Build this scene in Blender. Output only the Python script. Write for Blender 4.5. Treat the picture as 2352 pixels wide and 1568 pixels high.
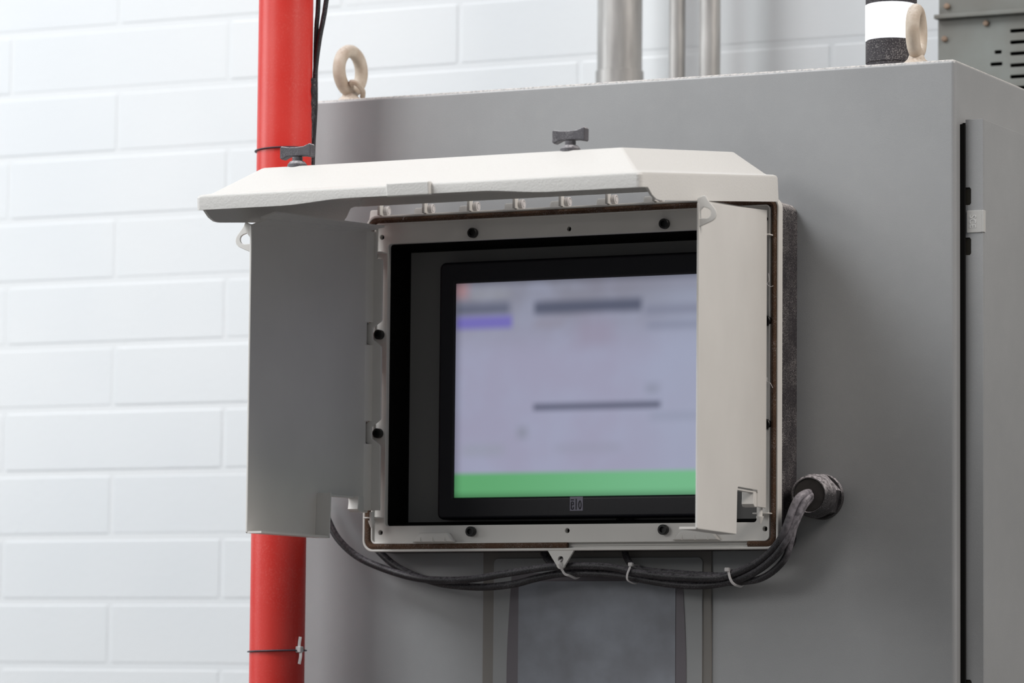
import bpy, bmesh, math, random
from mathutils import Vector, Matrix
random.seed(7)
SC = bpy.context.scene
for o in list(bpy.data.objects): bpy.data.objects.remove(o)
COL = SC.collection
R = math.radians

# ------------------------------------------------------------------ camera
CAM = Vector((2.091, -4.3469, 1.45))
YAW, PIT, ROL = R(26.486), R(4.908), R(0.5186)
fwd = Vector((-math.sin(YAW)*math.cos(PIT), math.cos(YAW)*math.cos(PIT), math.sin(PIT)))
rt = fwd.cross(Vector((0, 0, 1))).normalized(); up = rt.cross(fwd)
rt2 = rt*math.cos(ROL)+up*math.sin(ROL); up2 = up*math.cos(ROL)-rt*math.sin(ROL)
cd = bpy.data.cameras.new('camera'); cam = bpy.data.objects.new('camera', cd); COL.objects.link(cam)
m3 = Matrix((rt2, up2, -fwd)).transposed()
cam.matrix_world = Matrix.Translation(CAM) @ m3.to_4x4()
cd.sensor_fit = 'HORIZONTAL'; cd.sensor_width = 36.0; cd.lens = 36.0*9005.0/2352.0
cd.clip_start = 0.05; cd.clip_end = 60
cd.dof.use_dof = True; cd.dof.focus_distance = 4.74; cd.dof.aperture_fstop = 6.0
SC.camera = cam

# ------------------------------------------------------------------ world, lamps, exposure
W = bpy.data.worlds.new('world'); SC.world = W; W.use_nodes = True
bg = W.node_tree.nodes['Background']; bg.inputs[0].default_value = (0.93, 0.96, 1.0, 1); bg.inputs[1].default_value = 0.225
def area(name, loc, target, sx, sy, power, col=(1, 1, 1)):
    d = bpy.data.lights.new(name, 'AREA'); d.shape = 'RECTANGLE'; d.size = sx; d.size_y = sy; d.energy = power; d.color = col
    o = bpy.data.objects.new(name, d); COL.objects.link(o); o.location = loc
    o.rotation_euler = (Vector(target)-Vector(loc)).to_track_quat('-Z', 'Y').to_euler(); return o
area('ceiling_lamp_key', (-2.3, -2.6, 5.5), (0, 0, 1.8), 2.2, 1.8, 192, (0.98, 0.99, 1.0))
area('wash_lamp_wall', (-4.6, -1.8, 2.9), (-1.0, 0.9, 1.3), 2.0, 2.0, 82, (0.97, 0.99, 1.0))  # unseen low wash lamp, added to brighten the left of the wall
area('ceiling_lamp_right', (4.3, -0.8, 5.0), (0.3, 0.0, 1.8), 1.8, 1.8, 174, (1.0, 0.92, 0.85))
area('fill_lamp_front', (-4.2, -6.8, 4.4), (0.0, 0.0, 1.7), 3.0, 2.0, 104, (1.0, 0.98, 0.95))  # unseen fill lamp, added to brighten the frame under the lid
vs = SC.view_settings
vs.view_transform = 'Standard'; vs.look = 'None'; vs.gamma = 1.0; vs.exposure = 0.0
try: vs.use_curve_mapping = False
except Exception: pass

# ------------------------------------------------------------------ materials
def lin(c):
    return tuple(((v/255.0)/12.92 if v/255.0 <= 0.04045 else ((v/255.0+0.055)/1.055)**2.4) for v in c)+(1,)
def mat(name, rgb, rough=0.5, metal=0.0, spec=0.5, var=0.0, vscale=6.0, var2=None, bump=0.0, bscale=400.0, dust=0.0, dustcol=(205, 200, 198), speck=0.0, speckscale=900.0, stretch=None, emit=0.0, d0=0.25, d1=0.85, xdust=None):
    m = bpy.data.materials.new(name); m.use_nodes = True
    nt = m.node_tree; N = nt.nodes; L = nt.links; b = N['Principled BSDF']
    b.inputs['Roughness'].default_value = rough; b.inputs['Metallic'].default_value = metal
    b.inputs['Specular IOR Level'].default_value = spec
    base = lin(rgb); b.inputs['Base Color'].default_value = base
    tc = N.new('ShaderNodeNewGeometry'); vec = tc.outputs['Position']
    if stretch:
        mp = N.new('ShaderNodeMapping'); mp.inputs['Scale'].default_value = stretch; L.new(vec, mp.inputs[0]); vecs = mp.outputs[0]
    else: vecs = vec
    col = None
    if var > 0:
        n = N.new('ShaderNodeTexNoise'); n.inputs['Scale'].default_value = vscale; n.inputs['Detail'].default_value = 4
        L.new(vecs, n.inputs['Vector'])
        mr = N.new('ShaderNodeMapRange'); mr.inputs[1].default_value = 0.3; mr.inputs[2].default_value = 0.7; L.new(n.outputs[0], mr.inputs[0])
        mx = N.new('ShaderNodeMix'); mx.data_type = 'RGBA'; L.new(mr.outputs[0], mx.inputs[0])
        c2 = lin(var2) if var2 else tuple(v*(1-var) for v in base[:3])+(1,)
        mx.inputs[6].default_value = base; mx.inputs[7].default_value = c2; col = mx.outputs[2]
    if speck > 0:
        n = N.new('ShaderNodeTexNoise'); n.inputs['Scale'].default_value = speckscale; n.inputs['Detail'].default_value = 3; L.new(vec, n.inputs['Vector'])
        n2 = N.new('ShaderNodeTexNoise'); n2.inputs['Scale'].default_value = speckscale/25; L.new(vec, n2.inputs['Vector'])
        ad = N.new('ShaderNodeMath'); ad.operation = 'MULTIPLY_ADD'; L.new(n2.outputs[0], ad.inputs[0]); ad.inputs[1].default_value = 0.35; L.new(n.outputs[0], ad.inputs[2])
        mr = N.new('ShaderNodeMapRange'); mr.inputs[1].default_value = 0.70; mr.inputs[2].default_value = 1.0; mr.inputs[4].default_value = speck; L.new(ad.outputs[0], mr.inputs[0])
        mx = N.new('ShaderNodeMix'); mx.data_type = 'RGBA'; L.new(mr.outputs[0], mx.inputs[0])
        if col: L.new(col, mx.inputs[6])
        else: mx.inputs[6].default_value = base
        mx.inputs[7].default_value = lin(dustcol); col = mx.outputs[2]
    if dust > 0:                                            # settled dust on surfaces that face up
        sp = N.new('ShaderNodeSeparateXYZ'); L.new(tc.outputs['Normal'], sp.inputs[0])
        mr = N.new('ShaderNodeMapRange'); mr.inputs[1].default_value = d0; mr.inputs[2].default_value = d1; mr.inputs[4].default_value = dust; L.new(sp.outputs[2], mr.inputs[0])
        n = N.new('ShaderNodeTexNoise'); n.inputs['Scale'].default_value = 300; n.inputs['Detail'].default_value = 4; L.new(vec, n.inputs['Vector'])
        m2 = N.new('ShaderNodeMapRange'); m2.inputs[1].default_value = 0.3; m2.inputs[2].default_value = 0.6; L.new(n.outputs[0], m2.inputs[0])
        mu = N.new('ShaderNodeMath'); mu.operation = 'MULTIPLY'; L.new(mr.outputs[0], mu.inputs[0]); L.new(m2.outputs[0], mu.inputs[1])
        mx = N.new('ShaderNodeMix'); mx.data_type = 'RGBA'; L.new(mu.outputs[0], mx.inputs[0])
        if col: L.new(col, mx.inputs[6])
        else: mx.inputs[6].default_value = base
        mx.inputs[7].default_value = lin(dustcol); col = mx.outputs[2]
    if xdust:                                               # floury dirt on the stretch of cable beside the gland
        sp = N.new('ShaderNodeSeparateXYZ'); L.new(vec, sp.inputs[0])
        mr = N.new('ShaderNodeMapRange'); mr.inputs[1].default_value = xdust[0]; mr.inputs[2].default_value = xdust[1]; mr.inputs[4].default_value = xdust[2]; L.new(sp.outputs[0], mr.inputs[0])
        n = N.new('ShaderNodeTexNoise'); n.inputs['Scale'].default_value = 140; n.inputs['Detail'].default_value = 4; L.new(vec, n.inputs['Vector'])
        m2 = N.new('ShaderNodeMapRange'); m2.inputs[1].default_value = 0.35; m2.inputs[2].default_value = 0.6; m2.inputs[3].default_value = 0.35; L.new(n.outputs[0], m2.inputs[0])
        mu = N.new('ShaderNodeMath'); mu.operation = 'MULTIPLY'; L.new(mr.outputs[0], mu.inputs[0]); L.new(m2.outputs[0], mu.inputs[1])
        mx = N.new('ShaderNodeMix'); mx.data_type = 'RGBA'; L.new(mu.outputs[0], mx.inputs[0])
        if col: L.new(col, mx.inputs[6])
        else: mx.inputs[6].default_value = base
        mx.inputs[7].default_value = lin(dustcol); col = mx.outputs[2]
    if col: L.new(col, b.inputs['Base Color'])
    if bump > 0:
        n = N.new('ShaderNodeTexNoise'); n.inputs['Scale'].default_value = bscale; n.inputs['Detail'].default_value = 2; L.new(vecs, n.inputs['Vector'])
        bp = N.new('ShaderNodeBump'); bp.inputs['Strength'].default_value = bump; bp.inputs['Distance'].default_value = 0.001; L.new(n.outputs[0], bp.inputs['Height']); L.new(bp.outputs[0], b.inputs['Normal'])
    if emit > 0:
        b.inputs['Emission Color'].default_value = base; b.inputs['Emission Strength'].default_value = emit
    return m
M = {}
M['wall'] = mat('white_wall_paint', (224, 227, 229), 0.45, var=0.5, vscale=1.6, var2=(214, 219, 223), bump=0.25, bscale=120)
M['mortar'] = mat('painted_mortar', (219, 223, 226), 0.55, bump=0.2, bscale=150)
M['floor'] = mat('concrete_floor', (104, 101, 97), 0.5, var=0.3, vscale=2)
M['cab'] = mat('grey_cabinet_enamel', (151, 153, 155), 0.36, var=0.12, vscale=5, bump=0.12, bscale=900, speck=0.10, speckscale=1300, dust=0.9, dustcol=(225, 220, 216))
M['black'] = mat('matt_black', (10, 10, 9), 0.8, spec=0.2)
M['plastic'] = mat('pale_grey_plastic', (219, 217, 213), 0.42, var=0.06, vscale=12, bump=0.05, bscale=1200)
M['lid'] = mat('pale_grey_textured_plastic', (212, 211, 208), 0.5, bump=0.35, bscale=420, dust=0.3, dustcol=(216, 215, 213))
M['foam'] = mat('brown_gasket_rubber', (88, 66, 51), 0.8, spec=0.2, var=0.3, vscale=60, speck=0.35)
M['box'] = mat('dusty_black_box', (44, 41, 45), 0.7, spec=0.3, speck=0.6, speckscale=800, dust=0.9)
M['liner'] = mat('black_liner', (7, 7, 7), 0.85, spec=0.1)
M['backpan'] = mat('charcoal_back_panel', (124, 124, 123), 0.6, spec=0.3)
M['bezel'] = mat('black_bezel', (18, 18, 26), 0.42, spec=0.35, bump=0.1, bscale=1500)
M['screw'] = mat('black_oxide_steel', (20, 20, 20), 0.45, spec=0.4)
M['cable'] = mat('black_cable', (30, 29, 33), 0.5, spec=0.5, speck=0.3, dust=0.5, dustcol=(178, 173, 181), d0=0.1, d1=0.85)
M['data_cable'] = mat('black_cable_dusty_end', (30, 29, 33), 0.5, spec=0.5, speck=0.3, dust=0.4, dustcol=(182, 177, 185), d0=0.15, d1=0.85, xdust=(0.288, 0.308, 0.62))
M['gland'] = mat('dusty_black_nylon', (38, 37, 39), 0.45, spec=0.5, speck=0.45, speckscale=1500, dust=0.9, dustcol=(205, 200, 205), d0=0.0, d1=0.75)
M['knob'] = mat('dusty_grey_nylon', (74, 72, 77), 0.6, spec=0.4, speck=0.4, speckscale=1500, dust=0.9, dustcol=(205, 202, 205))
M['rubber'] = mat('grey_black_rubber', (66, 63, 62), 0.8, spec=0.2, var=0.3, vscale=80)
M['tie'] = mat('white_nylon', (205, 202, 202), 0.5)
M['darktie'] = mat('dark_nylon', (62, 62, 72), 0.5)
M['red'] = mat('red_pipe_paint', (212, 62, 54), 0.40, spec=0.5, var=0.3, vscale=9, var2=(206, 36, 27), bump=0.12, bscale=300, speck=0.15, speckscale=400, dustcol=(225, 150, 140))
M['zinc'] = mat('galvanised_steel', (176, 175, 173), 0.42, metal=0.3, var=0.35, vscale=9, stretch=(8, 8, 1.2))
M['eye'] = mat('worn_beige_steel', (196, 186, 172), 0.6, var=0.35, vscale=45, var2=(168, 150, 132), bump=0.3, bscale=250, dust=0.6, dustcol=(228, 222, 216))
M['beacon_black'] = mat('dusty_beacon_black', (52, 50, 54), 0.7, spec=0.3, speck=0.4, speckscale=600)
M['beacon_white'] = mat('lit_white_lens', (250, 252, 255), 0.3, emit=1.0)
M['switchgear'] = mat('green_grey_enamel', (126, 132, 129), 0.5, var=0.4, vscale=9, var2=(104, 102, 96))
M['rust'] = mat('rusty_bolt', (150, 128, 110), 0.7, var=0.3, vscale=90)
M['oplate'] = mat('operator_panel_grey', (140, 142, 143), 0.5, var=0.1, vscale=8)
M['oedge'] = mat('operator_panel_trim', (112, 109, 105), 0.5)
M['oborder'] = mat('dark_plum_border', (92, 87, 93), 0.45)
M['ofilm'] = mat('dull_blue_grey_screen', (136, 140, 148), 0.22, var=0.3, vscale=22, var2=(118, 120, 126))
M['badge'] = mat('silver_badge', (180, 180, 178), 0.5, bump=0.1, bscale=500)
M['logo'] = mat('logo_plate', (128, 126, 142), 0.5)
M['ink'] = mat('dark_lettering', (22, 22, 30), 0.5)
M['badge_ink'] = mat('embossed_letter', (206, 207, 206), 0.45)
M['pocket'] = mat('hinge_pocket', (40, 37, 26), 0.7)

# ------------------------------------------------------------------ geometry helpers
class B:
    """collects shapes into one mesh"""
    def __init__(s): s.bm = bmesh.new()
    def add(s, verts, faces):
        vs_ = [s.bm.verts.new(v) for v in verts]
        for f in faces:
            try: s.bm.faces.new([vs_[i] for i in f])
            except ValueError: pass
        return s
    def box(s, x0, x1, y0, y1, z0, z1, bev=0.0, seg=2):
        t = bmesh.new(); bmesh.ops.create_cube(t, size=1.0)
        for v in t.verts: v.co = Vector(((x0+x1)/2+v.co.x*(x1-x0), (y0+y1)/2+v.co.y*(y1-y0), (z0+z1)/2+v.co.z*(z1-z0)))
        if bev > 0: bmesh.ops.bevel(t, geom=t.edges[:], offset=bev, segments=seg, profile=0.5, affect='EDGES')
        return s.join(t)
    def join(s, t, mtx=None):
        me = bpy.data.meshes.new('tmp'); t.to_mesh(me); t.free()
        if mtx: me.transform(mtx)
        s.bm.from_mesh(me); bpy.data.meshes.remove(me); return s
    def plate(s, outline, holes, t, mtx, bev=0.0, seg=2):
        """flat outline with holes, thickness t (local z from 0 to t), rounded edges, mapped by mtx"""
        c = bpy.data.curves.new('tmp', 'CURVE'); c.dimensions = '2D'; c.fill_mode = 'BOTH'
        c.extrude = max(t/2-bev, 1e-5); c.bevel_depth = bev; c.bevel_resolution = seg; c.offset = -bev
        for pts in [outline]+list(holes):
            sp = c.splines.new('POLY'); sp.points.add(len(pts)-1); sp.use_cyclic_u = True
            for q, (a, b_) in zip(sp.points, pts): q.co = (a, b_, 0, 1)
        o = bpy.data.objects.new('tmp', c); me = bpy.data.meshes.new_from_object(o)
        me.transform(mtx @ Matrix.Translation((0, 0, t/2)))
        b2 = bmesh.new(); b2.from_mesh(me); bmesh.ops.remove_doubles(b2, verts=b2.verts[:], dist=1e-6)
        s.join(b2); bpy.data.objects.remove(o); bpy.data.curves.remove(c); bpy.data.meshes.remove(me); return s
    def tube(s, pts, r, n=10, smooth=True, per=6, flat=None, closed=False):
        P = [Vector(p) for p in pts]
        if smooth: P = spline(P, per, closed)
        N = len(P); rings = []; prev = None
        for i, p in enumerate(P):
            if closed: d = P[(i+1) % N]-P[i-1]
            else: d = P[min(i+1, N-1)]-P[max(i-1, 0)]
            d.normalize()
            if prev is None:
                a = Vector((0, 0, 1)) if abs(d.z) < 0.9 else Vector((0, 1, 0)); u = d.cross(a).normalized()
            else: u = (prev-d*prev.dot(d)).normalized()
            prev = u; v = d.cross(u)
            rr = r(i/(N-1)) if callable(r) else r
            rb = rr if flat is None else flat
            rings.append([s.bm.verts.new(p+u*rr*math.cos(2*math.pi*k/n)+v*rb*math.sin(2*math.pi*k/n)) for k in range(n)])
        for i in range(N if closed else N-1):
            a, b_ = rings[i], rings[(i+1) % N]
            for k in range(n): s.bm.faces.new((a[k], a[(k+1) % n], b_[(k+1) % n], b_[k]))
        if not closed: s.bm.faces.new(rings[0][::-1]); s.bm.faces.new(rings[-1])
        return s
    def lathe(s, prof, mtx, n=32, cap=True):
        """profile (radius, height) turned about local z"""
        rings = []
        for r_, h in prof:
            rings.append([s.bm.verts.new(mtx @ Vector((r_*math.cos(2*math.pi*k/n), r_*math.sin(2*math.pi*k/n), h))) for k in range(n)])
        for a, b_ in zip(rings, rings[1:]):
            for k in range(n): s.bm.faces.new((a[k], a[(k+1) % n], b_[(k+1) % n], b_[k]))
        if cap: s.bm.faces.new(rings[0][::-1]); s.bm.faces.new(rings[-1])
        return s
def spline(P, per=6, closed=False):
    out = []; N = len(P)
    for i in range(N if closed else N-1):
        if closed: p0, p1, p2, p3 = P[i-1], P[i], P[(i+1) % N], P[(i+2) % N]
        else: p0, p1, p2, p3 = P[max(i-1, 0)], P[i], P[i+1], P[min(i+2, N-1)]
        for k in range(per):
            t = k/per
            out.append(0.5*((2*p1)+(p2-p0)*t+(2*p0-5*p1+4*p2-p3)*t*t+(3*p1-p0-3*p2+p3)*t**3))
    if not closed: out.append(P[-1])
    return out
def rrect(x0, x1, y0, y1, r=0.0, n=6):
    if r <= 0: return [(x0, y0), (x1, y0), (x1, y1), (x0, y1)]
    out = []
    for cx, cy, a in ((x1-r, y0+r, -90), (x1-r, y1-r, 0), (x0+r, y1-r, 90), (x0+r, y0+r, 180)):
        for k in range(n+1):
            t = R(a+90*k/n); out.append((cx+r*math.cos(t), cy+r*math.sin(t)))
    return out
def circ(cx, cy, r, n=20): return [(cx+r*math.cos(2*math.pi*k/n), cy+r*math.sin(2*math.pi*k/n)) for k in range(n)]
def front(y):   # local (a,b,c) -> world x=a, z=b, y=y-c   (c grows towards the viewer)
    return Matrix(((1, 0, 0, 0), (0, 0, -1, y), (0, 1, 0, 0), (0, 0, 0, 1)))
def axis_y(x, y, z):   # lathe axis towards -y
    return Matrix(((1, 0, 0, x), (0, 0, -1, y), (0, 1, 0, z), (0, 0, 0, 1)))

WLOC = {}
def obj(name, b, material, parent=None, ang=35, recalc=True):
    bm = b.bm
    if recalc: bmesh.ops.recalc_face_normals(bm, faces=bm.faces[:])
    me = bpy.data.meshes.new(name); bm.to_mesh(me); bm.free()
    lo = Vector([min(v.co[i] for v in me.vertices) for i in range(3)]); hi = Vector([max(v.co[i] for v in me.vertices) for i in range(3)])
    c = (lo+hi)/2; me.transform(Matrix.Translation(-c))
    me.materials.append(material); me.shade_smooth(); me.set_sharp_from_angle(angle=R(ang))
    o = bpy.data.objects.new(name, me); COL.objects.link(o)
    if parent: o.parent = parent; o.location = c-WLOC[parent.name]
    else: o.location = c
    if ang <= 36:
        wn = o.modifiers.new('weighted_normals', 'WEIGHTED_NORMAL'); wn.weight = 100; wn.keep_sharp = True
    WLOC[o.name] = c; return o
def thing(name, label, cat, loc, group=None):
    o = bpy.data.objects.new(name, None); COL.objects.link(o); o.location = loc; o.empty_display_size = 0.05
    WLOC[o.name] = Vector(loc); tag(o, label, cat, group); return o
def tag(o, label, cat, group=None):
    o['label'] = label; o['category'] = cat
    if group: o['group'] = group
    return o
def struct(name, b, m, parent=None):
    o = obj(name, b, m, parent)
    if not parent: o['kind'] = 'structure'
    return o
def clone(o, c, parent=None):
    n = o.copy(); COL.objects.link(n)
    if parent is None: parent = o.parent
    if parent: n.parent = parent; n.location = Vector(c)-WLOC[parent.name]
    else: n.location = c
    WLOC[n.name] = Vector(c); return n

# ------------------------------------------------------------------ setting: block wall and floor
YW = 0.910; CH = 0.1016; BL = 0.4064
wall = struct('wall_back', B().box(-4.0, 3.2, YW+0.0014, YW+0.2, 0, 4.6), M['mortar'])
z_ref, x_ref = 2.479, -1.0295
blk = None
far = B()
for k in range(-21, 25):
    ztop = z_ref-CH*k; zc = ztop-CH/2
    if zc < 0.05 or zc > 4.55: continue
    off = 0.0 if k % 2 == 0 else BL/2
    for j in range(-8, 11):
        xc = x_ref+off+BL*j+BL/2
        if xc < -3.75 or xc > 2.95: continue
        near = -2.6 < xc < 1.0 and 1.2 < zc < 2.75
        if near:
            if blk is None:
                blk = obj('block', B().box(xc-BL/2+0.0012, xc+BL/2-0.0012, YW, YW+0.02, zc-CH/2+0.0030, zc+CH/2-0.0030, 0.0050, 2), M['wall'], wall)
            else: clone(blk, (xc, YW+0.01+random.uniform(-0.0004, 0.0004), zc))
        else: far.box(xc-BL/2+0.0012, xc+BL/2-0.0012, YW, YW+0.02, zc-CH/2+0.0030, zc+CH/2-0.0030)
fo = obj('distant_blocks', far, M['wall'], wall); fo['kind'] = 'stuff'
struct('floor', B().box(-5.0, 6.0, -8.0, YW+0.2, -0.1, 0.0), M['floor'])

# ------------------------------------------------------------------ electrical cabinet
YF = 0.0577; CX0, CX1, CZT, CYB = -0.427, 0.487, 2.1955, 0.66
cab = thing('electrical_cabinet', 'large grey steel electrical cabinet behind the monitor enclosure, dusty on top', 'cabinet', (0.03, 0.36, 0))
obj('cabinet_body', B().box(CX0, CX1, YF, CYB, 0.02, CZT, 0.0055, 3), M['cab'], cab)
obj('plinth', B().box(CX0+0.02, CX1-0.02, YF+0.02, CYB-0.02, 0.0, 0.02), M['black'], cab)
# side door on the right face
DX0, DX1, DY0, DZ0, DZ1 = 0.4925, 0.5148, 0.078, 0.12, 2.124
notch = []
for a, b_ in ((2.0415, 2.0205), (1.9810, 1.9600), (1.4530, 1.4320)): notch.append((a, b_))
ol = [(DX1, DZ0), (DX1, DZ1), (DX0, DZ1)]
for a, b_ in notch: ol += [(DX0, a), (DX0+0.0052, a), (DX0+0.0068, a-0.002), (DX0+0.0068, b_+0.002), (DX0+0.0052, b_), (DX0, b_)]
ol += [(DX0, DZ0)]
d = B().plate(ol, [], 0.003, front(DY0+0.003), 0.0006, 1)
d.box(DX1-0.0035, DX1, DY0+0.001, CYB-0.03, DZ0, DZ1, 0.0012, 2)
d.box(DX0+0.0002, DX1-0.001, DY0+0.001, CYB-0.03, DZ1-0.003, DZ1-0.0004, 0.0008, 1)
door = obj('side_door', d, M['cab'], cab)
obj('dark_filler', B().box(CX1+0.0005, DX1-0.0036, DY0-0.004+0.008, CYB-0.035, DZ0+0.004, DZ1-0.0035), M['black'], door)  # black filler standing in for the dark hollow of the door
obj('gap_shade', B().box(CX1+0.0002, DX0+0.0003, 0.074, 0.0815, DZ0+0.004, DZ1-0.006), M['black'], door)  # black strip painted as the shade in the gap behind the door
for a, b_ in notch:
    obj('notch_shade', B().box(DX0-0.0006, DX0+0.0066, DY0+0.0012, DY0+0.0030, b_+0.0006, a-0.0006, 0.0004, 1), M['pocket'], door)  # dark plate gives the notch the shade of a deep pocket
# wrap-around maker's badge with embossed letters
bd = B().plate(rrect(0.4945, 0.5135, 1.9868, 2.0135, 0.0012, 3), [], 0.0014, front(DY0+0.0002), 0.0004, 1)
bd.box(0.5130, 0.5162, DY0-0.0012, DY0+0.006, 1.9868, 2.0135, 0.0009, 2)
badge = obj('badge', bd, M['badge'], cab); badge['label'] = 'silver maker badge with embossed letters'
def text_mesh(s, size, mtx, depth=0.0004, sx=1.0):
    c = bpy.data.curves.new('tmp', 'FONT'); c.body = s; c.size = size; c.extrude = depth/2; c.align_x = 'CENTER'; c.align_y = 'CENTER'
    o = bpy.data.objects.new('tmp', c); me = bpy.data.meshes.new_from_object(o); me.transform(mtx @ Matrix.Diagonal((sx, 1, 1, 1)))
    b = B(); b.bm.from_mesh(me); bpy.data.objects.remove(o); bpy.data.curves.remove(c); bpy.data.meshes.remove(me); return b
rot = Matrix.Translation((0.5020, DY0-0.0014, 2.0002)) @ Matrix(((1, 0, 0, 0), (0, 0, -1, 0), (0, 1, 0, 0), (0, 0, 0, 1))) @ Matrix.Rotation(R(-90), 4, 'Z')
obj('lettering', text_mesh('SCE', 0.0112, rot, 0.0006, 0.86), M['badge_ink'], badge)
# lifting eyes
def eyebolt(x, y, ang, lab):
    c = Vector((x, y, CZT)); a = R(ang); e1 = Vector((math.cos(a), math.sin(a), 0)); zc = CZT+0.0465
    pts = [Vector((x, y, zc))+e1*0.0245*math.cos(2*math.pi*k/40)+Vector((0, 0, 0.0262*math.sin(2*math.pi*k/40))) for k in range(40)]
    ring = B().tube(pts, 0.0086, 12, smooth=False, closed=True)
    e = obj('lifting_eye', ring, M['eye'], cab); e['label'] = lab
    obj('collar', B().lathe([(0.019, 0.0), (0.019, 0.004), (0.0165, 0.008), (0.011, 0.013), (0.009, 0.018)], Matrix.Translation((x, y, CZT-0.0005)), 28), M['eye'], e)
    return e
e1 = eyebolt(-0.3755, 0.12, 82, 'worn beige lifting ring at the left end of the cabinet top')
lo_ = B().tube([(-0.371, 0.1165, CZT+0.0235), (-0.3655, 0.105, CZT+0.029), (-0.359, 0.108, CZT+0.027), (-0.357, 0.12, CZT+0.020), (-0.361, 0.128, CZT+0.012)], 0.0035, 8)
obj('dust_wad', lo_, M['eye'], e1)
eyebolt(0.4142, 0.12, 99, 'worn beige lifting ring beside the stack light')

# ------------------------------------------------------------------ lower operator panel
op = thing('operator_panel', 'flat grey operator panel with dull blue-grey screen below the monitor enclosure', 'panel', (0.0165, YF, 1.45))
obj('trim', B().plate(rrect(-0.1397, 0.1727, 1.286, 1.6145, 0.004), [], 0.0030, front(YF), 0.0008, 2), M['oedge'], op)
obj('face_plate', B().plate(rrect(-0.1241, 0.1615, 1.300, 1.5998, 0.0065), [], 0.0016, front(YF-0.003), 0.0006, 2), M['oplate'], op)
def barrel(dx, z0, z1, x0, x1, bow):
    pts = []
    n = 16
    for k in range(n+1):
        t = k/n; pts.append((x1+bow*math.sin(math.pi*t), z0+(z1-z0)*t))
    for k in range(n+1):
        t = 1-k/n; pts.append((x0-bow*math.sin(math.pi*t), z0+(z1-z0)*t))
    return pts
obj('border', B().plate(barrel(0, 1.318, 1.581, -0.0985, 0.1345, 0.0062), [], 0.0008, front(YF-0.0046), 0.0002, 1), M['oborder'], op)
obj('screen', B().plate(rrect(-0.0885, 0.1262, 1.330, 1.5708, 0.0), [], 0.0006, front(YF-0.0054), 0.0001, 1), M['ofilm'], op)

# ------------------------------------------------------------------ monitor enclosure
enc = thing('monitor_enclosure', 'pale grey plastic monitor enclosure with raised lid and two open side shutters', 'enclosure', (0, YF, 1.82))
X, Z0, Z1 = 0.2835, 1.607, 2.0330
OX, OZ0, OZ1 = 0.2535, 1.6396, 1.9965
SCR = [(-0.1315, 2.0053), (0.1315, 2.0053), (-0.1300, 1.6315), (0.1324, 1.6315), (-0.2632, 1.8815), (-0.2632, 1.7565), (0.2668, 1.8820), (0.2668, 1.7572)]
HOL = [(-0.2625, 2.0055), (0.0002, 2.0050), (0.2640, 2.0058), (-0.2598, 1.6313), (0.0013, 1.6316), (0.2646, 1.6315)]
opening = rrect(-OX, OX, OZ0, OZ1, 0.004, 4)
holes = [circ(x, z, 0.0030, 16) for x, z in HOL]
f = B().plate(rrect(-0.2728, 0.2728, Z0+0.0105, Z1-0.0105, 0.006), [opening]+holes, 0.008, front(0.012), 0.0009, 2)
f.plate(rrect(-X+0.001, X-0.001, Z0+0.001, Z1-0.001, 0.012), [rrect(-0.266, 0.266, Z0+0.016, Z1-0.016, 0.004)], 0.004, front(0.0115), 0.0004, 1)       # groove floor
f.plate(rrect(-X, X, Z0, Z1, 0.0145, 8), [rrect(-X+0.0032, X-0.0032, Z0+0.0032, Z1-0.0032, 0.0115, 8)], 0.0120, front(0.012), 0.0012, 3)                # outer lip
f.plate(rrect(-0.2718, 0.2718, Z0+0.0098, Z1-0.0098, 0.0066, 6), [rrect(-0.2698, 0.2698, Z0+0.0118, Z1-0.0118, 0.0048, 6)], 0.0095, front(0.0100), 0.0007, 2)  # inner lip
frame = obj('frame', f, M['plastic'], enc)
obj('groove_rib', B().tube([(0.004, 0.0066, Z0+0.0066), (0.240, 0.0066, Z0+0.0066)], 0.0008, 6, smooth=False), M['plastic'], frame)
for za, zb_ in ((Z0+0.02, OZ0-0.002), (OZ1+0.002, Z1-0.02)): obj('hole_backing', B().box(-0.270, 0.270, 0.0122, 0.0128, za, zb_), M['liner'], frame)
# gasket cord lying in the groove (open along part of the bottom)
o_ = 0.0066; path = [(0.0, Z0+o_)]
g = rrect(-X+o_, X-o_, Z0+o_, Z1-o_, 0.0085, 6)
path = [(0.0025, Z0+o_)]+[(-X+o_+0.0085-k*0.0, Z0+o_) for k in range(0)]
def arc(cx, cz, a0, a1, r, n=6): return [(cx+r*math.cos(R(a0+(a1-a0)*k/n)), cz+r*math.sin(R(a0+(a1-a0)*k/n))) for k in range(n+1)]
r_ = 0.0085
path = [(0.0025, Z0+o_), (-0.12, Z0+o_)]+arc(-X+o_+r_, Z0+o_+r_, 270, 180, r_)+arc(-X+o_+r_, Z1-o_-r_, 180, 90, r_)+arc(X-o_-r_, Z1-o_-r_, 90, 0, r_)+arc(X-o_-r_, Z0+o_+r_, 0, -90, r_)+[(0.2435, Z0+o_)]
gk = B().tube([(x, 0.0030, z) for x, z in path], 0.0041, 10, smooth=False)
obj('gasket', gk, M['foam'], enc)
for pts in ([(0.2705, -0.0020, 1.9390), (0.2725, -0.0045, 1.9300), (0.2700, -0.0050, 1.9260), (0.2740, -0.0045, 1.9225), (0.2775, -0.0030, 1.9235)],
            [(0.2690, -0.0015, 1.8130), (0.2700, -0.0040, 1.8080), (0.2745, -0.0050, 1.8060), (0.2775, -0.0040, 1.8000)],
            [(-0.2290, -0.0030, 2.0255), (-0.2270, -0.0045, 2.0285), (-0.2215, -0.0045, 2.0305), (-0.2160, -0.0035, 2.0310)]):
    obj('lint_thread', B().tube(pts, 0.00035, 5, per=5), M['tie'], enc, ang=60)
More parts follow.
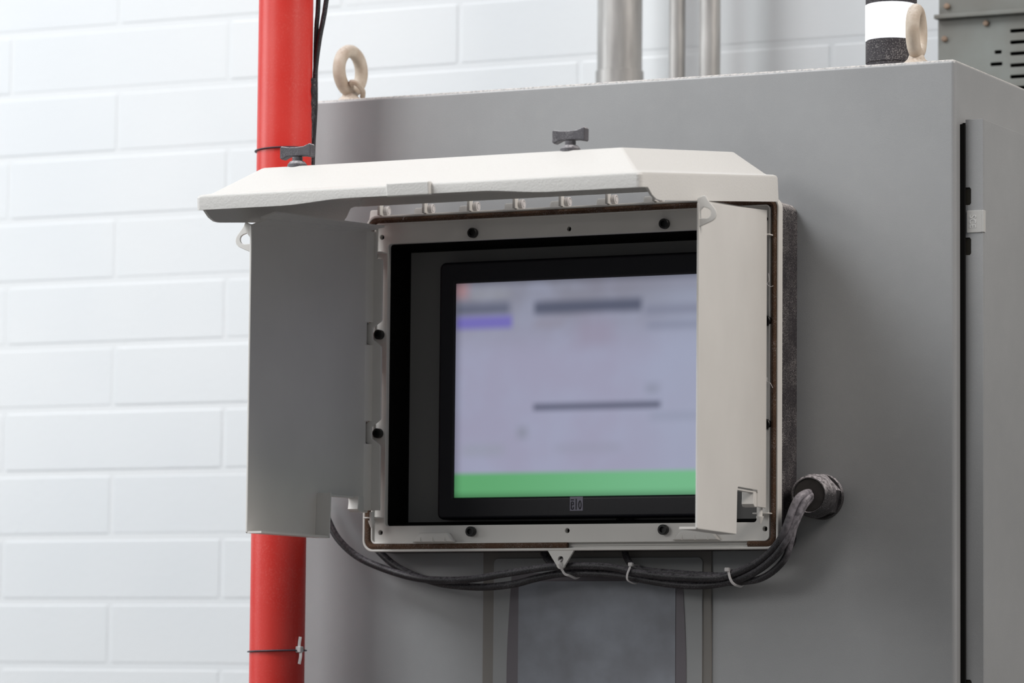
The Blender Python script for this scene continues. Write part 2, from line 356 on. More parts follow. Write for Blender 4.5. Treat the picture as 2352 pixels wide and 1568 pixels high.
# box behind the frame
bx = B().plate(rrect(-X, X, Z0-0.0, Z1-0.004, 0.014, 8), [rrect(-OX-0.004, OX+0.004, OZ0-0.004, OZ1+0.004, 0.004)], YF-0.0122, front(YF), 0.001, 2)
obj('back_box', bx, M['box'], enc)
ln = B()   # tapering inner walls of the recess
a = [(-OX, 0.0125, OZ0), (OX, 0.0125, OZ0), (OX, 0.0125, OZ1), (-OX, 0.0125, OZ1)]
t = 0.0065
c_ = [(-OX+t, 0.0545, OZ0+t), (OX-t, 0.0545, OZ0+t), (OX-t, 0.0545, OZ1-t), (-OX+t, 0.0545, OZ1-t)]
e_ = [(-OX-0.003, 0.0125, OZ0-0.003), (OX+0.003, 0.0125, OZ0-0.003), (OX+0.003, 0.0125, OZ1+0.003), (-OX-0.003, 0.0125, OZ1+0.003)]
h_ = [(p[0], 0.0545, p[2]) for p in e_]
ln.add(a+c_+e_+h_, [f_ for i in range(4) for f_ in ((i, (i+1) % 4, 4+(i+1) % 4, 4+i), (8+i, 8+(i+1) % 4, (i+1) % 4, i), (8+i, 12+i, 12+(i+1) % 4, 8+(i+1) % 4), (12+i, 4+i, 4+(i+1) % 4, 12+(i+1) % 4))])
obj('recess_wall', ln, M['liner'], enc, ang=20)
obj('back_panel', B().box(-OX-0.001, OX+0.001, 0.0545, 0.0572, OZ0-0.001, OZ1+0.001, 0.0005, 1), M['backpan'], enc)
# socket screws
def screw(x, z, y=0.0040):
    b = B().lathe([(0.0040, -0.0004), (0.0060, 0.0), (0.0063, 0.0006), (0.0063, 0.0065), (0.0056, 0.0074), (0.0036, 0.0074), (0.0034, 0.0040), (0.0001, 0.0040)], axis_y(x, y, z), 20)
    return obj('socket_screw', b, M['screw'], enc)
s0 = screw(*SCR[0])
for x, z in SCR[1:]: clone(s0, (x, WLOC[s0.name].y, z))
# rest blocks on the lower flange
def rest_block(xc, w0, w1, mirror):
    h = 0.0118; z = Z0+0.0115
    ol = [(xc-w0, z), (xc+w0, z), (xc+w1, z+h), (xc-w1, z+h)]
    b = B().plate(ol, [], 0.0095, front(0.0042), 0.0022, 3)
    for k in (-1, 0, 1):
        x = xc+k*0.017
        b.add([(x-0.0014, -0.0050, z+0.0002), (x+0.0014, -0.0050, z+0.0002), (x, -0.0072, z+0.0002), (x, -0.0050, z+0.0080)], [(0, 1, 2), (0, 3, 1), (0, 2, 3), (1, 3, 2)])
    return obj('rest_block', b, M['plastic'], enc)
rest_block(-0.1805, 0.0295, 0.0195, 1); rest_block(0.1770, 0.0305, 0.0195, 1)
# tie tab under the frame
tx = -0.0060
ol = [(tx+0.0185, Z0+0.001), (tx+0.0055, Z0-0.0185)]+[(tx+0.0060*math.cos(R(-25-130*k/8)), Z0-0.0168+0.0060*math.sin(R(-25-130*k/8))) for k in range(9)]+[(tx-0.0055, Z0-0.0185), (tx-0.0185, Z0+0.001)]
obj('tie_tab', B().plate(ol, [circ(tx, Z0-0.0105, 0.0036, 18)], 0.004, front(0.005), 0.0006, 2), M['plastic'], enc)
# pivot lugs for the shutters
for sx in (-1, 1):
    for z in (1.6495, 1.9850):
        x = sx*0.2655
        obj('pivot_lug', B().box(x-0.0105, x+0.0105, -0.0125, 0.0042, z-0.0008, z+0.0008, 0.0004, 1), M['plastic'], enc)
# hinge brackets along the top
for k in range(9):
    x = -0.2655+0.0637*k
    b = B().plate([(x-0.0170, Z1-0.004), (x+0.0012, Z1-0.004), (x+0.0012, Z1+0.0080), (x-0.0140, Z1+0.0080), (x-0.0155, Z1+0.0068)], [], 0.0060, front(0.012), 0.0006, 1)
    hb = obj('hinge_bracket', b, M['plastic'], enc)
    b = B().lathe([(0.0052, 0.0), (0.0062, 0.0008), (0.0062, 0.0052), (0.0054, 0.0058), (0.0046, 0.0058), (0.0043, 0.0048), (0.0036, 0.0048), (0.0034, 0.0060), (0.0002, 0.0060)], Matrix.Translation((x+0.0050, 0.0075, Z1+0.0062)) @ Matrix.Rotation(R(90), 4, 'Y'), 18)
    obj('hinge_pin', b, M['tie'], hb)

# ---- lid: local (x, u outwards, w outward normal) -> world
TH = R(6.2); LO = Vector((0, 0.0, 2.0578))
LM = Matrix(((1, 0, 0, LO.x), (0, -math.cos(TH), -math.sin(TH), LO.y), (0, -math.sin(TH), math.cos(TH), LO.z), (0, 0, 0, 1)))
def ring_pts(hx, u0, u1, w, r, ns=24, nc=5):
    """rounded rectangle with a fixed count of vertices on each side, u0 hinge side, u1 free side"""
    out = []
    cs = ((hx-r, u0+r, -90), (hx-r, u1-r, 0), (-hx+r, u1-r, 90), (-hx+r, u0+r, 180))
    for i, (cx, cu, a) in enumerate(cs):
        arcp = [(cx+r*math.cos(R(a+90*k/nc)), cu+r*math.sin(R(a+90*k/nc))) for k in range(nc+1)]
        out += arcp
        nx, nu, na = cs[(i+1) % 4]
        q = (nx+r*math.cos(R(na)), nu+r*math.sin(R(na)))
        p = arcp[-1]
        for k in range(1, ns): out.append((p[0]+(q[0]-p[0])*k/ns, p[1]+(q[1]-p[1])*k/ns))
    return [Vector((x, u, w)) for x, u in out]
def sstep(a, b_, v):
    t = min(1, max(0, (v-a)/(b_-a))); return t*t*(3-2*t)
HX, UF, UB = 0.2885, 0.4145, 0.012
def skirt(p):
    x, u = p.x, p.y
    if u < UB+0.004 and abs(x) < HX-0.006: return -0.0125
    dside = 0.0325 if u < 0.362 else 0.0178+(0.0325-0.0178)*math.sqrt(max(0, 1-((u-0.362)/0.030)**2)) if u < 0.392 else 0.0178
    if x < 0 and u < 0.062: dside = 0.0125+(dside-0.0125)*sstep(0.034, 0.062, u)
    if abs(x) > HX-0.008 and u < 0.40: return -dside
    return -(0.0178-0.0050*(1-sstep(0.085, 0.175, abs(x+0.0))))
lidbm = B(); rings = []
P3 = ring_pts(HX, UB, UF, 0, 0.0065, 36)
rings.append(ring_pts(0.2340, 0.0245, 0.3450, 0.0300, 0.003, 36))
rings.append(ring_pts(0.2362, 0.0238, 0.3472, 0.0293, 0.003, 36))
rings.append(ring_pts(0.2745, 0.0215, 0.3975, 0.0022, 0.005, 36))
rings.append(ring_pts(0.2770, 0.0205, 0.4005, 0.0008, 0.005, 36))
rings.append(ring_pts(HX-0.0050, UB+0.004, UF-0.0050, 0.0002, 0.0055, 36))
rings.append(ring_pts(HX-0.0016, UB+0.0012, UF-0.0016, -0.0012, 0.0062, 36))
rings.append(ring_pts(HX-0.0002, UB+0.0002, UF-0.0002, -0.0038, 0.0065, 36))
rings.append([Vector((p.x, p.y, skirt(p))) for p in P3])
n = len(P3); vr = [[lidbm.bm.verts.new(LM @ p) for p in r] for r in rings]
for a, b_ in zip(vr, vr[1:]):
    for k in range(n): lidbm.bm.faces.new((a[k], b_[k], b_[(k+1) % n], a[(k+1) % n]))
lidbm.bm.faces.new(vr[0])
bmesh.ops.recalc_face_normals(lidbm.bm, faces=lidbm.bm.faces[:])
cen = sum((v.co for v in vr[0]), Vector())/n
topf = [f_ for f_ in lidbm.bm.faces if len(f_.verts) == n][0]
if topf.normal.z < 0: bmesh.ops.reverse_faces(lidbm.bm, faces=lidbm.bm.faces[:])
bmesh.ops.solidify(lidbm.bm, geom=lidbm.bm.faces[:], thickness=0.0032)
lid = obj('lid', lidbm, M['lid'], enc, ang=28)
# inner stiffening rib and back rail
rb = B().add([LM @ Vector(p) for p in ((-0.272, 0.030, -0.004), (0.272, 0.030, -0.004), (0.272, 0.030, 0.0), (-0.272, 0.030, 0.0), (-0.272, 0.0335, -0.004), (0.272, 0.0335, -0.004), (0.272, 0.0335, 0.0), (-0.272, 0.0335, 0.0))], [(0, 1, 2, 3), (4, 5, 6, 7), (0, 1, 5, 4), (2, 3, 7, 6), (0, 3, 7, 4), (1, 2, 6, 5)])
obj('inner_rib', rb, M['plastic'], lid)
# pull tab on the free edge
tb = B().box(-0.0305, 0.0250, -0.0060, 0.0035, -0.0142, 0.0016, 0.0018, 3)
for v in tb.bm.verts: v.co = LM @ Vector((v.co.x, UF-v.co.y-0.0004, v.co.z))
obj('pull_tab', tb, M['lid'], lid)
for k in range(9):
    x = -0.2655+0.0637*k
    b = B().box(x+0.0016, x+0.0096, 0.001, 0.0110, Z1+0.0015, Z1+0.0215, 0.0006, 1) if False else B().plate([(x-0.0024+0.0036, Z1+0.000), (x+0.0050, Z1+0.000), (x+0.0050, Z1+0.0200), (x-0.0024+0.0036, Z1+0.0200)], [], 0.0095, front(0.0035), 0.0006, 1)
    obj('hinge_strap', b, M['plastic'], lid)
# wing knobs
def knob(x, u):
    p0 = LM @ Vector((x, u, 0.0300)); mt = Matrix.Translation(p0) @ Matrix.Rotation(-TH*0, 4, 'X')
    b = B().lathe([(0.0118, -0.002), (0.0118, 0.0015), (0.0108, 0.0030), (0.0086, 0.0056), (0.0080, 0.0058), (0.0062, 0.0058), (0.0062, 0.0110)], mt, 26)
    k = obj('knob_base', b, M['knob'], lid); k['label'] = 'dusty black wing knob'
    z = 0.0095
    ol = [(-0.0208, z+0.0006), (-0.0186, z-0.0012), (-0.0105, z+0.0022), (-0.0060, z+0.0022), (0.0060, z+0.0022), (0.0105, z+0.0022), (0.0190, z+0.0006), (0.0206, z+0.0020),
          (0.0206, z+0.0150), (0.0190, z+0.0166), (0.0105, z+0.0136), (0.0, z+0.0128), (-0.0105, z+0.0132), (-0.0190, z+0.0146), (-0.0208, z+0.0130)]
    mw = Matrix.Translation(p0) @ Matrix(((1, 0, 0, 0), (0, 0, -1, 0.006), (0, 1, 0, 0), (0, 0, 0, 1)))
    w = B().plate(ol, [], 0.012, mw, 0.0013, 2)
    for v in w.bm.verts:                              # pinch the middle of the wing
        q = abs(v.co.x-p0.x)/0.0208; v.co.y = p0.y+(v.co.y-p0.y)*(0.80+0.20*q)
    obj('wing', w, M['knob'], lid)
knob(-0.1930, 0.336); knob(0.1655, 0.336)

# ---- shutters: local (s from hinge, t inwards, z)
def shutter(side, deg, lab):
    th = R(deg); hx = -0.2712*side*-1 if False else side*0.2712
    hy = -0.012
    es = Vector((math.cos(th)*(1 if side < 0 else -1), -math.sin(th), 0)); et = Vector((math.sin(th)*(1 if side < 0 else -1), math.cos(th) if side < 0 else math.cos(th), 0))
    if side < 0: et = Vector((math.sin(th), math.cos(th), 0))
    else: et = Vector((-math.sin(th), math.cos(th), 0))
    Hh = Vector((hx, hy, 0))
    L_ = 0.288; zb, zh, zn = 1.6195, 1.6555, 1.6750
    def mp(s, t, z): return Hh+es*s+et*t+Vector((0, 0, z))
    def smat(t):   # plate local (s, z, c) with c along +t
        return Matrix(((es.x, 0, et.x, Hh.x+et.x*t), (es.y, 0, et.y, Hh.y+et.y*t), (0, 1, 0, 0), (0, 0, 0, 1)))
    def fmat(s):   # plate local (t, z, c) with c along +s
        return Matrix(((et.x, 0, es.x, Hh.x+es.x*s), (et.y, 0, es.y, Hh.y+es.y*s), (0, 1, 0, 0), (0, 0, 0, 1)))
    scal = [(1.7565-0.0165, 1.7565+0.0165), (1.8815-0.0165, 1.8815+0.0165)]
    ol = [(0.0, zh)]
    ol += [(0.036, zh), (0.036, zn-0.003), (0.039, zn), (0.122, zn), (0.1255, zn-0.0035), (0.1285, zb), (L_-0.0015, zb), (L_, zb+0.0015), (L_, 1.9885), (L_-0.002, 1.9905)]
    ol += [(0.0, 2.0145), (0.0, 1.9770)]
    ol[-1:] = [(0.0, 1.9770)]
    if side < 0:
      for a, b_ in reversed(scal): ol += [(0.0, b_), (0.007, b_-0.004), (0.007, a+0.004), (0.0, a)]
    pn = B().plate(ol, [], 0.0030, smat(-0.0015), 0.0009, 2)
    pan = obj('shutter', pn, M['plastic'], enc, ang=30); pan['label'] = lab
    # turned-in lips: top (sloping), bottom, and along the notch
    def strip(p, q, t0, t1, th_=0.0026, bev=True):
        (s0_, z0_), (s1_, z1_) = p, q
        dv = Vector((s1_-s0_, z1_-z0_)).normalized(); nv = Vector((-dv.y, dv.x))*th_
        v = []
        for tt in (t0, t1):
            for (s_, z_) in ((s0_, z0_), (s1_, z1_), (s1_+nv.x, z1_+nv.y), (s0_+nv.x, z0_+nv.y)): v.append(mp(s_, tt, z_))
        return B().add(v, [(0, 1, 2, 3), (4, 5, 6, 7), (0, 1, 5, 4), (1, 2, 6, 5), (2, 3, 7, 6), (3, 0, 4, 7)])
    for p, q, t1 in (((0.1275, zb), (L_-0.0005, zb), 0.0205), ((0.1285, zb), (0.1255, zn), 0.0205), ((0.1260, zn-0.0005), (0.0370, zn-0.0005), 0.0085)):
        obj('lip', strip(p, q, 0.0008, t1), M['plastic'], pan)
    # sloping cap along the top, rising inwards in two steps
    def cap(ta, tb, za0, za1, zb0, zb1, th_=0.0022):
        v = []
        for (s_, z_, z2_) in ((L_-0.001-ta*0.25 if side < 0 else (0.262 if ta < 0.01 else 0.20), za0, zb0), (0.006, za1, zb1)):
            v += [mp(s_, ta, z_), mp(s_-(0.012 if s_ > 0.1 else 0), tb, z2_), mp(s_-(0.012 if s_ > 0.1 else 0), tb, z2_+th_), mp(s_, ta, z_+th_)]
        return B().add(v, [(0, 1, 2, 3), (4, 5, 6, 7), (0, 1, 5, 4), (1, 2, 6, 5), (2, 3, 7, 6), (3, 0, 4, 7)])
    obj('top_lip', cap(0.0005, 0.0125, 1.9878, 2.0110, 1.9960, 2.0125), M['plastic'], pan)
    obj('top_ridge', cap(0.0115, 0.0245, 1.9970, 2.0135, 2.0040, 2.0150), M['plastic'], pan)
    # hinge flange facing outwards, scalloped round the screws
    fr_ = []; fl_ = []
    t1, t0 = (0.0195, 0.0070) if side < 0 else (0.0150, 0.0005); sh = 0.0125
    fr_ = [(t1, zh+0.003)]; fl_ = [(t0, zh+0.003)]
    for a, b_ in (scal if side < 0 else []):
        fr_ += [(t1, a-0.001), (t1-0.001, a+0.001), (t1-sh, a+0.009), (t1-sh-0.0008, (a+b_)/2), (t1-sh, b_-0.009), (t1-0.001, b_-0.001), (t1, b_+0.001)]
        fl_ += [(t0, a), (t0-sh-0.0040, a+0.009), (t0-sh-0.0050, (a+b_)/2), (t0-sh-0.0040, b_-0.009), (t0, b_)]
    if side < 0:
        fr_ += [(t1, 1.9735), (t1-0.001, 1.9755), (t1-0.0085, 1.9765), (t1-0.0085, 2.0090), (t1-0.0100, 2.0110)]
        fl_ += [(t0, 2.0110)]
        for a, b_ in scal:
            obj('screw_pocket', B().plate([(-0.0012, a-0.002), (-0.0012, b_+0.002), (-0.0100, b_-0.006), (-0.0100, a+0.006)], [], 0.0016, fmat(-0.0030), 0.0004, 1), M['plastic'], pan)
            for zz in (a, b_-0.0016):  # end plates added to keep lamp light out of the pocket
                obj('light_stop_end', B().plate([(-0.0022, -0.0148), (0.0220, -0.0148), (0.0220, -0.0010), (-0.0022, -0.0010)], [], 0.0016, Matrix(((es.x, et.x, 0, Hh.x), (es.y, et.y, 0, Hh.y), (0, 0, 1, zz), (0, 0, 0, 1))), 0.0002, 1), M['plastic'], pan)
            obj('light_stop_end', B().plate([(-0.0148, a), (-0.0010, a), (-0.0010, b_), (-0.0148, b_)], [], 0.0016, fmat(0.0204), 0.0002, 1), M['plastic'], pan)  # front end plate, added to stop light leaking in
            obj('light_stop', B().plate([(-0.0022, a), (0.0220, a), (0.0220, b_), (-0.0022, b_)], [], 0.0016, smat(-0.0148), 0.0004, 1), M['plastic'], pan)  # cover on the unseen outer side, added to block light from the left
    else:
        fr_ += [(t1, 2.0030), (t1-0.003, 2.0095), (t1-0.009, 2.0118)]
        fl_ += [(t0, 2.0118)]
    fg = B().plate(fr_+fl_[::-1], [], 0.0032, fmat(-0.0010), 0.0008, 2)
    obj('hinge_flange', fg, M['plastic'], pan)
    if side < 0:      # sloping web between the panel and the flange
        lv = [zh+0.003]+[q for a, b_ in scal for q in (a+0.002, b_-0.002)]+[2.0112]
        for za, zb_ in zip(lv[::2], lv[1::2]):
            v = []
            for zz in (za, zb_): v += [mp(0.0130, 0.0008, zz), mp(0.0015, 0.0078, zz), mp(-0.0008, 0.0078, zz), mp(0.0100, 0.0002, zz)]
            obj('web', B().add(v, [(0, 1, 2, 3), (4, 5, 6, 7), (0, 1, 5, 4), (1, 2, 6, 5), (2, 3, 7, 6), (3, 0, 4, 7)]), M['plastic'], pan)
    # latch ear at the free edge, turned outwards
    z0 = 1.9560 if side < 0 else 1.9610
    eo = [(0.0012, z0), (-0.0080, z0+0.0035), (-0.0150, z0+0.0065)]+[(-0.0130+0.0088*math.cos(R(a)), z0+0.0155+0.0088*math.sin(R(a))) for a in (240, 215, 190, 165, 140)]+[(-0.0110, z0+0.0315), (-0.0085, z0+0.0365), (-0.0060, z0+0.0365), (0.0012, z0+0.0335)]
    hole = [(-0.0015, z0+0.0105), (-0.0105, z0+0.0105)]+[(-0.0095+0.0058*math.cos(R(a)), z0+0.0163+0.0058*math.sin(R(a))) for a in (230, 200, 170, 140, 110)]+[(-0.0060, z0+0.0235), (-0.0015, z0+0.0185)]
    er = B().plate(eo, [hole], 0.0026, fmat(L_-0.0030), 0.0006, 2)
    obj('latch_ear', er, M['plastic'], pan)
    # curved clip under the hinge end and pivot pin
    cl = []
    for k in range(7):
        a = k/6; cl.append((0.0300+0.0*a, 0.0))
    cb = B()
    prof = [(0.0475, zn-0.0008), (0.0475, zn-0.0100), (0.0490, zh+0.0030), (0.0440, zh-0.0005), (0.0340, zh-0.0005), (0.0340, zn-0.0008)]
    cb.plate(prof, [], 0.0150, smat(0.0005), 0.0012, 2)
    obj('clip', cb, M['plastic'], pan)
    px = mp(0.004, 0.0100 if side < 0 else 0.0050, 0)
    pb = B().lathe([(0.0016, -0.0185), (0.0046, -0.0110), (0.0046, -0.0098), (0.0030, -0.0098), (0.0030, 0.0010)], Matrix.Translation((px.x, px.y, zh)), 16)
    obj('pivot_pin', pb, M['plastic'], pan)
    return pan
shutter(-1, 91.2, 'left shutter swung open, inner face in shade')
shutter(1, 97.3, 'right shutter swung open, outer face showing')

# ------------------------------------------------------------------ touchscreen monitor inside the enclosure
mon = thing('touchscreen_monitor', 'black touchscreen monitor showing a blurred display, inside the monitor enclosure', 'monitor', (0.0, 0.05, 1.81))
MX, MZ0, MZ1 = 0.1925, 1.6480, 1.9727
SX, SZ0, SZ1 = 0.1695, 1.6755, 1.9453
bz = B().plate(rrect(-MX, MX, MZ0, MZ1, 0.008, 5), [rrect(-SX, SX, SZ0, SZ1, 0)], 0.022, front(0.050), 0.0040, 4)
obj('bezel', bz, M['bezel'], mon)
obj('housing', B().box(-MX+0.012, MX-0.012, 0.0365, 0.0540, MZ0+0.012, MZ1-0.012, 0.003, 2), M['bezel'], mon)
# screen: soft-edged blocks of colour, as the display shows them
sm = bpy.data.materials.new('display'); sm.use_nodes = True; nt = sm.node_tree; N = nt.nodes; Lk = nt.links
for n_ in list(N): N.remove(n_)
out = N.new('ShaderNodeOutputMaterial'); tc = N.new('ShaderNodeTexCoord'); sp = N.new('ShaderNodeSeparateXYZ'); Lk.new(tc.outputs['Object'], sp.inputs[0])
def step_node(sock, a, b_):
    m = N.new('ShaderNodeMapRange'); m.interpolation_type = 'SMOOTHSTEP'; m.inputs[1].default_value = a; m.inputs[2].default_value = b_; Lk.new(sock, m.inputs[0]); return m.outputs[0]
def mul(a, b_):
    m = N.new('ShaderNodeMath'); m.operation = 'MULTIPLY'
    for i, q in enumerate((a, b_)):
        if isinstance(q, (int, float)): m.inputs[i].default_value = q
        else: Lk.new(q, m.inputs[i])
    return m.outputs[0]
def inv(a):
    m = N.new('ShaderNodeMath'); m.operation = 'SUBTRACT'; m.inputs[0].default_value = 1.0; Lk.new(a, m.inputs[1]); return m.outputs[0]
def softbox(x0, z1, x1, z0, s):
    return mul(mul(step_node(sp.outputs[0], x0-s, x0+s), inv(step_node(sp.outputs[0], x1-s, x1+s))), mul(step_node(sp.outputs[2], z0-s, z0+s), inv(step_node(sp.outputs[2], z1-s, z1+s))))
def mixc(fac, a, rgb, strength=1.0):
    m = N.new('ShaderNodeMix'); m.data_type = 'RGBA'
    Lk.new(mul(fac, strength), m.inputs[0])
    Lk.new(a, m.inputs[6]); m.inputs[7].default_value = lin(rgb); return m.outputs[2]
m = N.new('ShaderNodeMix'); m.data_type = 'RGBA'; Lk.new(step_node(sp.outputs[2], 0.03, 0.12), m.inputs[0]); m.inputs[6].default_value = lin((156, 155, 178)); m.inputs[7].default_value = lin((134, 135, 149)); colr = m.outputs[2]
ns = N.new('ShaderNodeTexNoise'); ns.inputs['Scale'].default_value = 14; Lk.new(tc.outputs['Object'], ns.inputs['Vector'])
colr = mixc(step_node(ns.outputs[0], 0.35, 0.75), colr, (160, 166, 190), 0.5)
colr = mixc(step_node(sp.outputs[0], 0.03, 0.17), colr, (158, 166, 188), 0.55)
for (x0, z1, x1, z0, s, rgb, k) in [
    (-0.175, 0.140, -0.152, 0.116, 0.007, (172, 128, 130), 0.7),
    (-0.1480, 0.1280, -0.095, 0.1120, 0.008, (148, 150, 158), 0.6),
    (-0.1700, 0.1100, -0.0935, 0.0940, 0.006, (92, 97, 117), 0.85),
    (-0.1700, 0.0925, -0.0905, 0.0770, 0.0045, (116, 110, 180), 1.0),
    (-0.0600, 0.1085, 0.0880, 0.0925, 0.005, (82, 87, 106), 0.9),
    (-0.0600, -0.0200, 0.1140, -0.0275, 0.0045, (86, 90, 110), 1.0),
    (0.0920, 0.0980, 0.1700, 0.0880, 0.006, (122, 126, 146), 0.8),
    (-0.0600, 0.0850, -0.0180, 0.0760, 0.006, (144, 142, 158), 0.9),
    (0.0000, 0.0850, 0.0500, 0.0500, 0.010, (148, 140, 160), 0.6),
    (0.0950, 0.0780, 0.1700, 0.0700, 0.006, (128, 133, 154), 0.8),
    (0.0100, 0.1330, 0.1700, 0.1220, 0.010, (128, 126, 140), 0.7),
    (-0.0820, -0.0480, -0.0680, -0.0620, 0.006, (132, 136, 150), 0.7),
    (0.0935, 0.0020, 0.1120, -0.0100, 0.006, (136, 140, 158), 0.7),
    (0.1000, -0.0350, 0.1700, -0.0420, 0.006, (140, 146, 166), 0.7),
    (-0.0300, -0.0720, 0.0600, -0.0790, 0.007, (146, 148, 166), 0.7),
    (-0.1600, -0.0720, -0.1000, -0.0800, 0.008, (142, 150, 158), 0.6)]:
    colr = mixc(softbox(x0, z1, x1, z0, s*1.5), colr, rgb, k)
gr = inv(step_node(sp.outputs[2], -0.1100, -0.1000))
m = N.new('ShaderNodeMix'); m.data_type = 'RGBA'; Lk.new(step_node(sp.outputs[0], -0.16, 0.15), m.inputs[0]); m.inputs[6].default_value = lin((96, 166, 112)); m.inputs[7].default_value = lin((114, 182, 136))
m2 = N.new('ShaderNodeMix'); m2.data_type = 'RGBA'; Lk.new(gr, m2.inputs[0]); Lk.new(colr, m2.inputs[6]); Lk.new(m.outputs[2], m2.inputs[7]); colr = m2.outputs[2]
edge = mul(mul(step_node(sp.outputs[2], -0.147, -0.124), inv(step_node(sp.outputs[2], 0.124, 0.149))), step_node(sp.outputs[0], -0.186, -0.156))
m = N.new('ShaderNodeMix'); m.data_type = 'RGBA'; m.blend_type = 'MULTIPLY'; m.inputs[0].default_value = 1.0; Lk.new(colr, m.inputs[6]); Lk.new(edge, m.inputs[7])
em = N.new('ShaderNodeEmission'); Lk.new(m.outputs[2], em.inputs[0]); em.inputs[1].default_value = 0.96
gl = N.new('ShaderNodeBsdfPrincipled'); gl.inputs['Base Color'].default_value = (0.01, 0.01, 0.012, 1); gl.inputs['Roughness'].default_value = 0.5; gl.inputs['Specular IOR Level'].default_value = 0.2
ad = N.new('ShaderNodeAddShader'); Lk.new(em.outputs[0], ad.inputs[0]); Lk.new(gl.outputs[0], ad.inputs[1]); Lk.new(ad.outputs[0], out.inputs[0])
scr = obj('screen', B().box(-SX-0.001, SX+0.001, 0.0310, 0.0340, SZ0-0.001, SZ1+0.001), sm, mon)
# badge under the screen
lg = obj('logo_plate', B().plate(rrect(-0.0067, 0.0110, 1.6570, 1.6745, 0.0), [], 0.0005, front(0.0281), 0.0001, 1), M['logo'], mon); lg['label'] = 'small grey logo plate'
def stroke(pts, r): return B().tube([(x, 0.0275, z) for x, z in pts], r, 6, smooth=False, flat=r)
zt, zbm = 1.6712, 1.6588
lt = B()
def lettr(cx):   # e with a bar over it
    pts = [(cx-0.0013, 1.6645), (cx+0.0014, 1.6645), (cx+0.0014, 1.6670), (cx+0.0008, 1.6680), (cx-0.0008, 1.6680), (cx-0.0014, 1.6670), (cx-0.0014, 1.6600), (cx-0.0008, 1.6590), (cx+0.0008, 1.6590), (cx+0.0014, 1.6600), (cx+0.0014, 1.6620)]
    lt.join(stroke(pts, 0.00062).bm); lt.join(stroke([(cx-0.0020, 1.6706), (cx+0.0020, 1.6706)], 0.00062).bm)
lettr(-0.0032)
lt.join(stroke([(0.0019, 1.6585), (0.0019, 1.6718)], 0.00075).bm)
oo = [(0.0071+0.0017*math.cos(a_), 1.6643+(0.0046 if abs(math.sin(a_)) < .99 else 0.0052)*math.sin(a_)) for a_ in [2*math.pi*k/16 for k in range(17)]]
lt.join(stroke(oo, 0.00070).bm)
obj('lettering', lt, M['ink'], lg)
# short leads under the monitor
for x in (0.056, 0.071):
    c = B().tube([(x, 0.045, 1.665), (x, 0.044, 1.652), (x-0.003, 0.047, 1.6465), (x-0.008, 0.052, 1.6462)], 0.0028, 8)
    obj('lead', c, M['cable'], mon)

# ------------------------------------------------------------------ cable gland
gx, gz = 0.3178, 1.6715
gl_ = thing('cable_gland', 'dusty black round cable gland on the cabinet front, right of the enclosure', 'cable gland', (gx, YF, gz))
AX = axis_y(gx, YF, gz)
obj('flange', B().lathe([(0.0270, 0.0), (0.0276, 0.001), (0.0276, 0.0045), (0.0266, 0.0060), (0.015, 0.0060)], AX, 40), M['gland'], gl_)
hexp = [(0.0272*math.cos(R(60*k+15)), 0.0272*math.sin(R(60*k+15))) for k in range(6)]
obj('hex_nut', B().plate(hexp, [], 0.0150, AX @ Matrix.Translation((0, 0, 0.006)), 0.0016, 2), M['gland'], gl_)
obj('cap', B().lathe([(0.0180, 0.0208), (0.0258, 0.0212), (0.0265, 0.0225), (0.0265, 0.0310), (0.0258, 0.0325), (0.0246, 0.0332), (0.0246, 0.0400), (0.0240, 0.0430), (0.0218, 0.0460), (0.0206, 0.0462), (0.0196, 0.0440), (0.012, 0.0430)], AX, 40), M['gland'], gl_)
seal = B().lathe([(0.0196, 0.0425), (0.0196, 0.0445), (0.0188, 0.0450), (0.0060, 0.0448), (0.0052, 0.0430), (0.0001, 0.0425)], AX, 32)
obj('seal', seal, M['rubber'], gl_)

